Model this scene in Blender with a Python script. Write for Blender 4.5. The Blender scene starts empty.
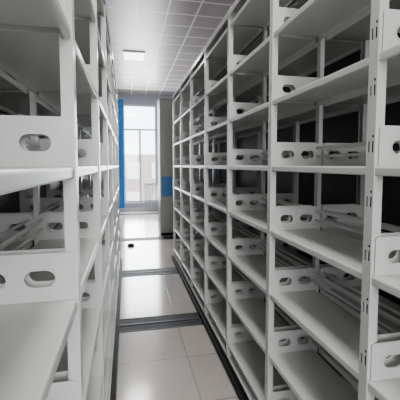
import bpy, math
from mathutils import Vector, Matrix

# ---------------------------------------------------------------- materials
def mat(name, col, rough=0.5, metal=0.0, noise=0.0, nscale=8.0, bump=0.0, spec=0.5):
    m = bpy.data.materials.new(name); m.use_nodes = True
    nt = m.node_tree; b = nt.nodes['Principled BSDF']
    b.inputs['Base Color'].default_value = (*col, 1)
    b.inputs['Roughness'].default_value = rough
    b.inputs['Metallic'].default_value = metal
    b.inputs['Specular IOR Level'].default_value = spec
    if noise > 0 or bump > 0:
        tc = nt.nodes.new('ShaderNodeTexCoord'); n = nt.nodes.new('ShaderNodeTexNoise')
        n.inputs['Scale'].default_value = nscale; n.inputs['Detail'].default_value = 4
        nt.links.new(tc.outputs['Object'], n.inputs['Vector'])
        if noise > 0:
            r = nt.nodes.new('ShaderNodeValToRGB')
            r.color_ramp.elements[0].position = 0.3; r.color_ramp.elements[1].position = 0.7
            r.color_ramp.elements[0].color = (*[c*(1-noise) for c in col], 1)
            r.color_ramp.elements[1].color = (*[min(1, c*(1+noise)) for c in col], 1)
            nt.links.new(n.outputs['Fac'], r.inputs['Fac'])
            nt.links.new(r.outputs['Color'], b.inputs['Base Color'])
        if bump > 0:
            bp = nt.nodes.new('ShaderNodeBump'); bp.inputs['Strength'].default_value = bump
            bp.inputs['Distance'].default_value = 0.01
            nt.links.new(n.outputs['Fac'], bp.inputs['Height']); nt.links.new(bp.outputs['Normal'], b.inputs['Normal'])
    return m

def tile_mat(name, c1, c2, grout, size, gap, rough, offs=(0, 0), bump=0.3):
    m = bpy.data.materials.new(name); m.use_nodes = True
    nt = m.node_tree; b = nt.nodes['Principled BSDF']
    tc = nt.nodes.new('ShaderNodeTexCoord'); mp = nt.nodes.new('ShaderNodeMapping')
    mp.inputs['Location'].default_value = (offs[0], offs[1], 0)
    br = nt.nodes.new('ShaderNodeTexBrick')
    br.offset = 0; br.squash = 1
    br.inputs['Scale'].default_value = 1.0
    br.inputs['Brick Width'].default_value = size; br.inputs['Row Height'].default_value = size
    br.inputs['Mortar Size'].default_value = gap; br.inputs['Mortar Smooth'].default_value = 0.1
    br.inputs['Color1'].default_value = (*c1, 1); br.inputs['Color2'].default_value = (*c2, 1)
    br.inputs['Mortar'].default_value = (*grout, 1)
    n = nt.nodes.new('ShaderNodeTexNoise'); n.inputs['Scale'].default_value = 5; n.inputs['Detail'].default_value = 6
    mx = nt.nodes.new('ShaderNodeMix'); mx.data_type = 'RGBA'; mx.blend_type = 'MULTIPLY'
    mx.inputs['Factor'].default_value = 0.2
    nt.links.new(tc.outputs['Object'], mp.inputs['Vector'])
    nt.links.new(mp.outputs['Vector'], br.inputs['Vector']); nt.links.new(mp.outputs['Vector'], n.inputs['Vector'])
    nt.links.new(br.outputs['Color'], mx.inputs['A']); nt.links.new(n.outputs['Fac'], mx.inputs['B'])
    nt.links.new(mx.outputs['Result'], b.inputs['Base Color'])
    bp = nt.nodes.new('ShaderNodeBump'); bp.inputs['Strength'].default_value = bump; bp.inputs['Distance'].default_value = 0.003
    bp.invert = True
    nt.links.new(br.outputs['Fac'], bp.inputs['Height']); nt.links.new(bp.outputs['Normal'], b.inputs['Normal'])
    b.inputs['Roughness'].default_value = rough
    return m

def emis(name, col, s):
    m = bpy.data.materials.new(name); m.use_nodes = True
    nt = m.node_tree; b = nt.nodes['Principled BSDF']
    b.inputs['Base Color'].default_value = (*col, 1)
    b.inputs['Emission Color'].default_value = (*col, 1); b.inputs['Emission Strength'].default_value = s
    return m

M_paint = mat('rack_paint', (0.57, 0.575, 0.55), 0.28, 0.0, 0.03, 3.0)
M_black = mat('base_black', (0.007, 0.007, 0.008), 0.6, spec=0.12)
M_shade = mat('painted_bay_shade', (0.028, 0.024, 0.020), 0.45, spec=0.3)  # near-black sheet colour that paints in the shade deep in the bays
M_rod = mat('rod_metal', (0.55, 0.56, 0.55), 0.3, 0.2)
M_rail = mat('rail_steel', (0.025, 0.025, 0.028), 0.5, 0.2, 0.3, 20, spec=0.2)
M_floor = tile_mat('floor_tiles', (0.50, 0.452, 0.415), (0.54, 0.487, 0.45), (0.17, 0.155, 0.14), 0.6, 0.0035, 0.15, (0.1, 0.1), 0.15)
M_ceil = tile_mat('ceiling_tiles', (0.37, 0.31, 0.30), (0.42, 0.36, 0.345), (0.95, 0.95, 0.95), 0.5, 0.018, 0.4, (0.3, 0.0))
M_wall = mat('wall_paint', (0.52, 0.54, 0.62), 0.8, 0, 0.03, 2, 0.05)
M_white = mat('white_frame', (0.8, 0.82, 0.84), 0.35, 0, 0.02)
M_radi = mat('radiator_paint', (0.42, 0.45, 0.47), 0.4, 0, 0.02)
M_curtain = mat('curtain_blue', (0.06, 0.35, 0.80), 0.85, 0, 0.15, 12)
M_cab = mat('cabinet_grey', (0.30, 0.31, 0.27), 0.45, 0, 0.04)
M_blue = mat('blue_plate', (0.04, 0.18, 0.42), 0.5, 0, 0.05)
M_lamp = emis('lamp_tube', (0.92, 0.97, 1.0), 5)
M_glass = bpy.data.materials.new('window_glass'); M_glass.use_nodes = True
nt = M_glass.node_tree
for n in list(nt.nodes): nt.nodes.remove(n)
o = nt.nodes.new('ShaderNodeOutputMaterial'); t = nt.nodes.new('ShaderNodeBsdfTransparent'); g = nt.nodes.new('ShaderNodeBsdfGlossy')
g.inputs['Roughness'].default_value = 0.05
mx = nt.nodes.new('ShaderNodeMixShader'); mx.inputs[0].default_value = 0.06
nt.links.new(t.outputs[0], mx.inputs[1]); nt.links.new(g.outputs[0], mx.inputs[2]); nt.links.new(mx.outputs[0], o.inputs[0])
M_brick = tile_mat('outside_brick', (0.48, 0.36, 0.33), (0.52, 0.39, 0.36), (0.55, 0.53, 0.5), 0.8, 0.04, 0.8)
M_grass = mat('outside_ground', (0.30, 0.34, 0.26), 0.9, 0, 0.2, 2)

# ---------------------------------------------------------------- mesh builder
class B:
    def __init__(s): s.v = []; s.f = []; s.m = []
    def box(s, x0, x1, y0, y1, z0, z1, m=0):
        i = len(s.v)
        s.v += [(x0,y0,z0),(x1,y0,z0),(x1,y1,z0),(x0,y1,z0),(x0,y0,z1),(x1,y0,z1),(x1,y1,z1),(x0,y1,z1)]
        for q in ((0,3,2,1),(4,5,6,7),(0,1,5,4),(1,2,6,5),(2,3,7,6),(3,0,4,7)):
            s.f.append([i+k for k in q]); s.m.append(m)
    def prof(s, pts, y0, y1, m=0, mirror=None):
        if mirror is not None: pts = [(mirror - p[0], p[1]) for p in pts][::-1]
        n = len(pts); i = len(s.v)
        s.v += [(p[0], y0, p[1]) for p in pts] + [(p[0], y1, p[1]) for p in pts]
        for k in range(n):
            a, b = k, (k+1) % n
            s.f.append([i+a, i+b, i+n+b, i+n+a]); s.m.append(m)
        s.f.append([i+k for k in range(n)][::-1]); s.m.append(m)
        s.f.append([i+n+k for k in range(n)]); s.m.append(m)
    def cyl(s, p0, p1, r, m=0, n=10):
        p0 = Vector(p0); p1 = Vector(p1); d = (p1-p0).normalized()
        a = d.orthogonal().normalized(); b = d.cross(a); i = len(s.v)
        for p in (p0, p1):
            for k in range(n):
                t = 2*math.pi*k/n; s.v.append(tuple(p + a*r*math.cos(t) + b*r*math.sin(t)))
        for k in range(n):
            s.f.append([i+k, i+(k+1) % n, i+n+(k+1) % n, i+n+k]); s.m.append(m)
        s.f.append([i+k for k in range(n)][::-1]); s.m.append(m); s.f.append([i+n+k for k in range(n)]); s.m.append(m)
    def add(s, tpl, fn, m=0, flip=False):
        i = len(s.v); s.v += [fn(c) for c in tpl[0]]
        for f in tpl[1]:
            q = [i+k for k in f]
            s.f.append(q[::-1] if flip else q); s.m.append(m)
    def mesh(s, name, mats):
        me = bpy.data.meshes.new(name); me.from_pydata(s.v, [], s.f)
        for x in mats: me.materials.append(x)
        me.polygons.foreach_set('material_index', s.m); me.update()
        return me
    def obj(s, name, mats, loc=(0, 0, 0), parent=None):
        o = bpy.data.objects.new(name, s.mesh(name, mats)); bpy.context.collection.objects.link(o)
        o.location = loc
        if parent: o.parent = parent
        return o

def flat_tpl(loops, extr, bev=0.0):
    cu = bpy.data.curves.new('t', 'CURVE'); cu.dimensions = '2D'; cu.fill_mode = 'BOTH'
    cu.extrude = extr
    for lp in loops:
        sp = cu.splines.new('POLY'); sp.points.add(len(lp)-1)
        for k, p in enumerate(lp): sp.points[k].co = (p[0], p[1], 0, 1)
        sp.use_cyclic_u = True
    ob = bpy.data.objects.new('t', cu); bpy.context.collection.objects.link(ob)
    dg = bpy.context.evaluated_depsgraph_get(); dg.update()
    me = bpy.data.meshes.new_from_object(ob.evaluated_get(dg))
    r = ([tuple(v.co) for v in me.vertices], [list(p.vertices) for p in me.polygons])
    bpy.data.objects.remove(ob); bpy.data.curves.remove(cu); bpy.data.meshes.remove(me)
    return r

def stadium(cx, cy, w, h, n=6):
    r = h/2; pts = []
    for k in range(n+1):
        t = -math.pi/2 + math.pi*k/n; pts.append((cx + w/2 - r + r*math.cos(t), cy + r*math.sin(t)))
    for k in range(n+1):
        t = math.pi/2 + math.pi*k/n; pts.append((cx - w/2 + r + r*math.cos(t), cy + r*math.sin(t)))
    return pts

# ---------------------------------------------------------------- the shelving unit
P = 0.84      # bay length
NB = 7        # bays
H = 2.88
D = 0.62
S = 0.37
LEVELS = [0.205 + S*k for k in range(8)]
L = P*NB
UW = 0.042    # upright width

PH = 0.134; PW = 0.284
def rc(cx, cy, r, t0, t1, n=4):
    return [(cx + r*math.cos(math.radians(t0+(t1-t0)*k/n)), cy + r*math.sin(math.radians(t0+(t1-t0)*k/n))) for k in range(n+1)]
outline = [(0, 0), (PW, 0)] + rc(PW-.02, PH-.02, .02, 0, 90) + rc(.012, PH-.012, .012, 90, 180)
H1 = (0.088, 0.064); H2 = (0.212, 0.064)
HW, HH = .080, .046
panel = flat_tpl([outline, stadium(*H1, HW, HH), stadium(*H2, HW, HH)], 0.0011)
ring = flat_tpl([stadium(0, 0, HW+.012, HH+.012, 8), stadium(0, 0, HW, HH, 8)], 0.003)
slots = []
zz = 0.12
while zz < H-0.08:
    slots.append(stadium(-0.009, zz, .0125, .0115, 3))
    slots.append([(-.0135, zz-.052), (-.0045, zz-.052), (-.0045, zz-.016), (-.0135, zz-.016)])
    slots.append([(.0045, zz-.052), (.0135, zz-.052), (.0135, zz-.016), (.0045, zz-.016)])
    zz += S/2
strip = flat_tpl([[(-UW/2, 0.09), (UW/2, 0.09), (UW/2, H), (-UW/2, H)]] + slots, 0.001)

def build_unit(shade_side):
    """partition: 'far' / 'near' = added dark sheet standing in for bay shade on that long side, 'mid' = in the middle"""
    b = B()
    def upright(yc, x0, sgn):
        b.add(strip, lambda c: (x0 + sgn*(0.001 + c[2]), yc + c[0], c[1]), 0, sgn > 0)
        b.box(min(x0+sgn*.012, x0+sgn*.014), max(x0+sgn*.012, x0+sgn*.014), yc-UW/2+.003, yc+UW/2-.003, .09, H-.01, 2)  # black strip added inside the channel, painted shade behind the slots
        d = 0.032
        for e in (-1, 1):
            ya, yb = sorted((yc + e*UW/2, yc + e*(UW/2-0.002)))
            xa, xb = sorted((x0 + sgn*0.0021, x0 + sgn*d))
            b.box(xa, xb, ya, yb, 0.09, H, 0)
            ya, yb = sorted((yc + e*UW/2, yc + e*(UW/2-0.010)))
            xa, xb = sorted((x0 + sgn*d, x0 + sgn*(d+.002)))
            b.box(xa, xb, ya, yb, 0.09, H, 0)
    shelf = [(.290, 0), (.010, 0), (.007, -.001), (.0045, -.0035), (.0035, -.007), (.0035, -.026), (.0045, -.029), (.007, -.030), (.020, -.030), (.020, -.0275), (.0075, -.0275), (.0065, -.025), (.0065, -.008), (.010, -.003), (.287, -.003), (.287, -.025), (.290, -.025)]
    for k in range(NB+1):
        yc = k*P
        upright(yc, 0.0, 1); upright(yc, D, -1)
        b.box(D/2-.012, D/2+.012, yc-.018, yc+.018, 0.09, H, 0)
        for z in (0.10, H-0.05):
            b.box(.04, D-.04, yc-.012, yc+.012, z, z+.035, 0)
        for z in LEVELS:
            if z > H-0.06: continue
            for e in (-1, 1):
                if (k == 0 and e < 0) or (k == NB and e > 0): continue
                yy = yc + e*(UW/2+.0045)
                b.add(panel, lambda c: (0.012 + c[0], yy + c[2], z + .0005 + c[1]), 0)
                b.add(panel, lambda c: (D - 0.012 - c[0], yy + c[2], z + .0005 + c[1]), 0)
                for h in (H1, H2):
                    b.add(ring, lambda c: (0.012 + h[0] + c[0], yy + c[2], z + h[1] + c[1]), 0)
                    b.add(ring, lambda c: (D - 0.012 - h[0] + c[0], yy + c[2], z + h[1] + c[1]), 0)
    for k in range(NB):
        y0 = k*P + UW/2 + .001; y1 = (k+1)*P - UW/2 - .001
        for z in LEVELS:
            pts = [(p[0], p[1]+z) for p in shelf]
            b.prof(pts, y0, y1, 0); b.prof(pts, y0, y1, 0, mirror=D)
            if z < H - .2:
                for xx in (D/2-.030, D/2+.030):
                    for dz in (.055, .105):
                        b.box(xx-.002, xx+.002, y0, y1, z+dz-.007, z+dz+.007, 1)
    px = {'mid': D/2, 'far': D+.004, 'near': -.004}[shade_side]
    b.box(px-.003, px+.003, 0, L, .1, H-.01, 3)  # added sheet, darkens the bays in place of real shade
    b.box(-.004, D+.004, -.03, L+.03, H, H+.004, 0)
    for x0, x1 in ((-.004, 0), (D, D+.004)): b.box(x0, x1, -.03, L+.03, H-.03, H, 0)
    b.box(.0, D, -.03, L+.03, .055, .09, 0)
    b.box(-.035, D+.035, -.03, L+.03, .012, .055, 2)
    b.box(-.012, D+.012, -.03, L+.03, .055, .085, 2)
    return b.mesh('mobile_shelving_unit', [M_paint, M_rod, M_black, M_shade])
m_far = build_unit('far'); m_near = build_unit('near'); m_mid = build_unit('mid')

XA = 0.80; XB = -0.137; Y0 = 1.02 - P
def place(x, me):
    o = bpy.data.objects.new('mobile_shelving_unit', me); bpy.context.collection.objects.link(o)
    o.location = (x, Y0, 0); return o
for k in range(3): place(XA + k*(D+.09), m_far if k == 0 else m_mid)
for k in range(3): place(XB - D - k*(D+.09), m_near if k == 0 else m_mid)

# ---------------------------------------------------------------- room
XL, XR, YB, YF, ZC = -3.6, 4.6, -3.0, 13.0, 4.25
q = B(); q.box(XL-.2, XR+.2, YB-.2, YF+.2, -.1, 0); q.obj('floor', [M_floor])
q = B(); q.box(XL-.2, XR+.2, YB-.2, YF+.2, ZC, ZC+.1); q.obj('ceiling', [M_ceil])
q = B(); q.box(XL-.2, XL, YB, YF, 0, ZC); q.obj('wall_left', [M_wall])
q = B(); q.box(XR, XR+.2, YB, YF, 0, ZC); q.obj('wall_right', [M_wall])
def wall_with_windows(name, y0, y1, wins, zs, ze):
    q = B(); x = XL-.2
    for (a, c) in wins:
        q.box(x, a, y0, y1, 0, ZC); q.box(a, c, y0, y1, 0, zs); q.box(a, c, y0, y1, ze, ZC); x = c
    q.box(x, XR+.2, y0, y1, 0, ZC); return q.obj(name, [M_wall])
WX0, WX1, WZ0, WZ1 = -0.12, 1.10, 0.30, 3.9
farw = [(WX0, WX1)]
wall_with_windows('wall_far', YF, YF+.2, farw, WZ0, WZ1)
backw = [(-.6, 1.4)]
wall_with_windows('wall_back', YB-.2, YB, backw, 0.6, 3.4)
def window(n, x0, x1, z0, z1, y):
    q = B(); t = .06
    q.box(x0, x0+t, y, y+.07, z0, z1); q.box(x1-t, x1, y, y+.07, z0, z1)
    q.box(x0+t, x1-t, y, y+.07, z0, z0+t); q.box(x0+t, x1-t, y, y+.07, z1-t, z1)
    zt = z0 + (z1-z0)*.74
    q.box(x0+t, x1-t, y, y+.07, zt, zt+.06)
    xm = (x0+x1)/2; q.box(xm-.035, xm+.035, y+.01, y+.06, z0+t, zt)
    q.box(x0+t, x1-t, y+.03, y+.034, z0+t, z1-t, 1)
    q.box(x0-.04, x1+.04, y-.14, y-.02, z0-.03, z0) if y > 0 else q.box(x0-.04, x1+.04, y+.09, y+.22, z0-.03, z0)
    return q.obj('window_%d' % n, [M_white, M_glass])
window(1, WX0, WX1, WZ0, WZ1, YF+.06)
window(2, -.6, 1.4, .6, 3.4, YB-.13)
q = B(); q.box(XL, XR, YF-.015, YF, 0, .1); q.obj('baseboard_far', [M_white])

for yy, w in ((2.0, .16), (3.62, .28), (5.40, .30), (7.9, .26), (12.0, .26)):
    q = B(); q.box(XL+.1, XR-.1, yy-w/2, yy+w/2, 0, .004)
    q.box(XL+.1, XR-.1, yy-w/2-.012, yy-w/2, 0, .006, 1); q.box(XL+.1, XR-.1, yy+w/2, yy+w/2+.012, 0, .006, 1)
    q.box(XL+.1, XR-.1, yy-.012, yy+.012, .004, .008, 1)
    q.obj('floor_rail', [M_black, M_rail])

q = B(); q.cyl((.06, 7.25, 0), (.06, 7.25, .035), .075, 0, 20); q.cyl((.06, 7.25, .035), (.06, 7.25, .055), .05, 0, 20)
q.obj('floor_stopper', [M_black])

def curtain(x0, x1, z0, z1, y):
    q = B(); n = 60
    for k in range(n+1):
        x = x0 + (x1-x0)*k/n; dy = .035*math.sin(k*0.9) + .01*math.sin(k*.37)
        q.v += [(x, y+dy, z0), (x, y+dy*.8, (z0+z1)/2), (x, y+dy*.6, z1)]
    for k in range(n):
        for j in (0, 1):
            q.f.append([3*k+j, 3*k+3+j, 3*k+4+j, 3*k+1+j]); q.m.append(0)
    q.cyl((x0-.05, y, z1+.01), (x1+.05, y, z1+.01), .014, 1)
    return q.obj('curtain', [M_curtain, M_white])
curtain(-.60, -.10, .12, 4.05, YF-.2)
curtain(1.3, 1.8, .12, 4.05, YF-.2)

def cabinet(x0, x1, y0, y1, h):
    q = B(); q.box(x0, x1, y0+.02, y1, .08, h); q.box(x0+.03, x1-.03, y0+.05, y1-.03, 0, .08, 1)
    q.box(x0-.01, x1+.01, y0-.0, y1+.01, h, h+.03)
    xm = (x0+x1)/2
    q.box(x0+.01, xm-.003, y0, y0+.019, .1, h-.02); q.box(xm+.003, x1-.01, y0, y0+.019, .1, h-.02)
    for s in (-1, 1):
        q.cyl((xm+s*.05, y0-.03, 1.2), (xm+s*.05, y0-.03, 1.36), .008, 1)
        q.cyl((xm+s*.05, y0-.03, 1.22), (xm+s*.05, y0, 1.22), .006, 1); q.cyl((xm+s*.05, y0-.03, 1.34), (xm+s*.05, y0, 1.34), .006, 1)
    q.box(x0+.03, x0+.30, y0-.005, y0-.0005, .95, 1.42, 2)
    return q.obj('storage_cabinet', [M_cab, M_black, M_blue])
cabinet(.76, 1.8, 8.1, 8.7, 3.2)

q = B()
for k in range(10):
    x = .60 + k*.055
    q.box(x, x+.032, YF-.42, YF-.30, .10, 1.05)
q.cyl((.58, YF-.36, .17), (1.16, YF-.36, .17), .02); q.cyl((.58, YF-.36, .98), (1.16, YF-.36, .98), .02)
q.box(.66, .69, YF-.38, YF-.34, 0, .12); q.box(1.06, 1.09, YF-.38, YF-.34, 0, .12)
q.obj('radiator', [M_radi])

def lamp(x, y, r=.3):
    q = B(); q.box(x-r, x+r, y-.3, y+.3, ZC-.03, ZC-.001); q.box(x-r+.03, x+r-.03, y-.27, y+.27, ZC-.036, ZC-.0305, 1)
    q.obj('ceiling_lamp', [M_white, M_lamp])
LAMPS = [(.3, 1.2), (.2, 8.4)]
for x, y in LAMPS: lamp(x, y, .25)

q = B(); q.box(-40, 40, -40, 60, -3.2, -3.0); q.obj('ground', [M_grass])
q = B(); q.box(-1, 14, 30, 36, -3, 2.6)
for k in range(7):
    for j in range(2): q.box(0+k*2.1, 1.2+k*2.1, 29.95, 30.0, -2+j*2.5, -.6+j*2.5, 1)
q.obj('neighbouring_building', [M_brick, M_white])

# ---------------------------------------------------------------- lights
w = bpy.data.worlds.new('World'); bpy.context.scene.world = w; w.use_nodes = True
w.node_tree.nodes['Background'].inputs[0].default_value = (0.86, 0.93, 1.0, 1)
w.node_tree.nodes['Background'].inputs[1].default_value = 9
def area(name, loc, tgt, sx, sy, e, col=(1, 1, 1)):
    l = bpy.data.lights.new(name, 'AREA'); l.shape = 'RECTANGLE'; l.size = sx; l.size_y = sy; l.energy = e; l.color = col
    o = bpy.data.objects.new(name, l); bpy.context.collection.objects.link(o); o.location = loc
    o.rotation_euler = (Vector(tgt)-Vector(loc)).to_track_quat('-Z', 'Y').to_euler(); return o
area('window_light_back', (.4, YB+.1, 2.6), (.4, 4, .6), 1.8, 1.6, 150, (1, .99, .97))
area('window_light_far', (.5, YF-.5, 2.1), (.5, 0, 1.0), 1.2, 3.4, 330, (.93, .97, 1))
for x, y in LAMPS:
    area('lamp_light', (x, y, ZC-.05), (x, y, 0), .5, .5, 60, (1, .99, .97))

# ---------------------------------------------------------------- camera
F = 345.0; cx, cy = 127.0, 165.0
PY = 24.0   # part of the horizon offset made by pitch; the rest is lens shift
psi = math.atan((200-cx)/F); th = math.atan(PY/F)
cam = bpy.data.cameras.new('camera'); co = bpy.data.objects.new('camera', cam); bpy.context.collection.objects.link(co)
cam.sensor_width = 36; cam.lens = F/400*36; cam.clip_start = .02; cam.clip_end = 200
cam.shift_y = -(200-cy-PY)/400
co.location = (0, 0, 1.69)
d = Vector((math.sin(psi)*math.cos(th), math.cos(psi)*math.cos(th), -math.sin(th)))
co.rotation_euler = d.to_track_quat('-Z', 'Y').to_euler()
bpy.context.scene.camera = co
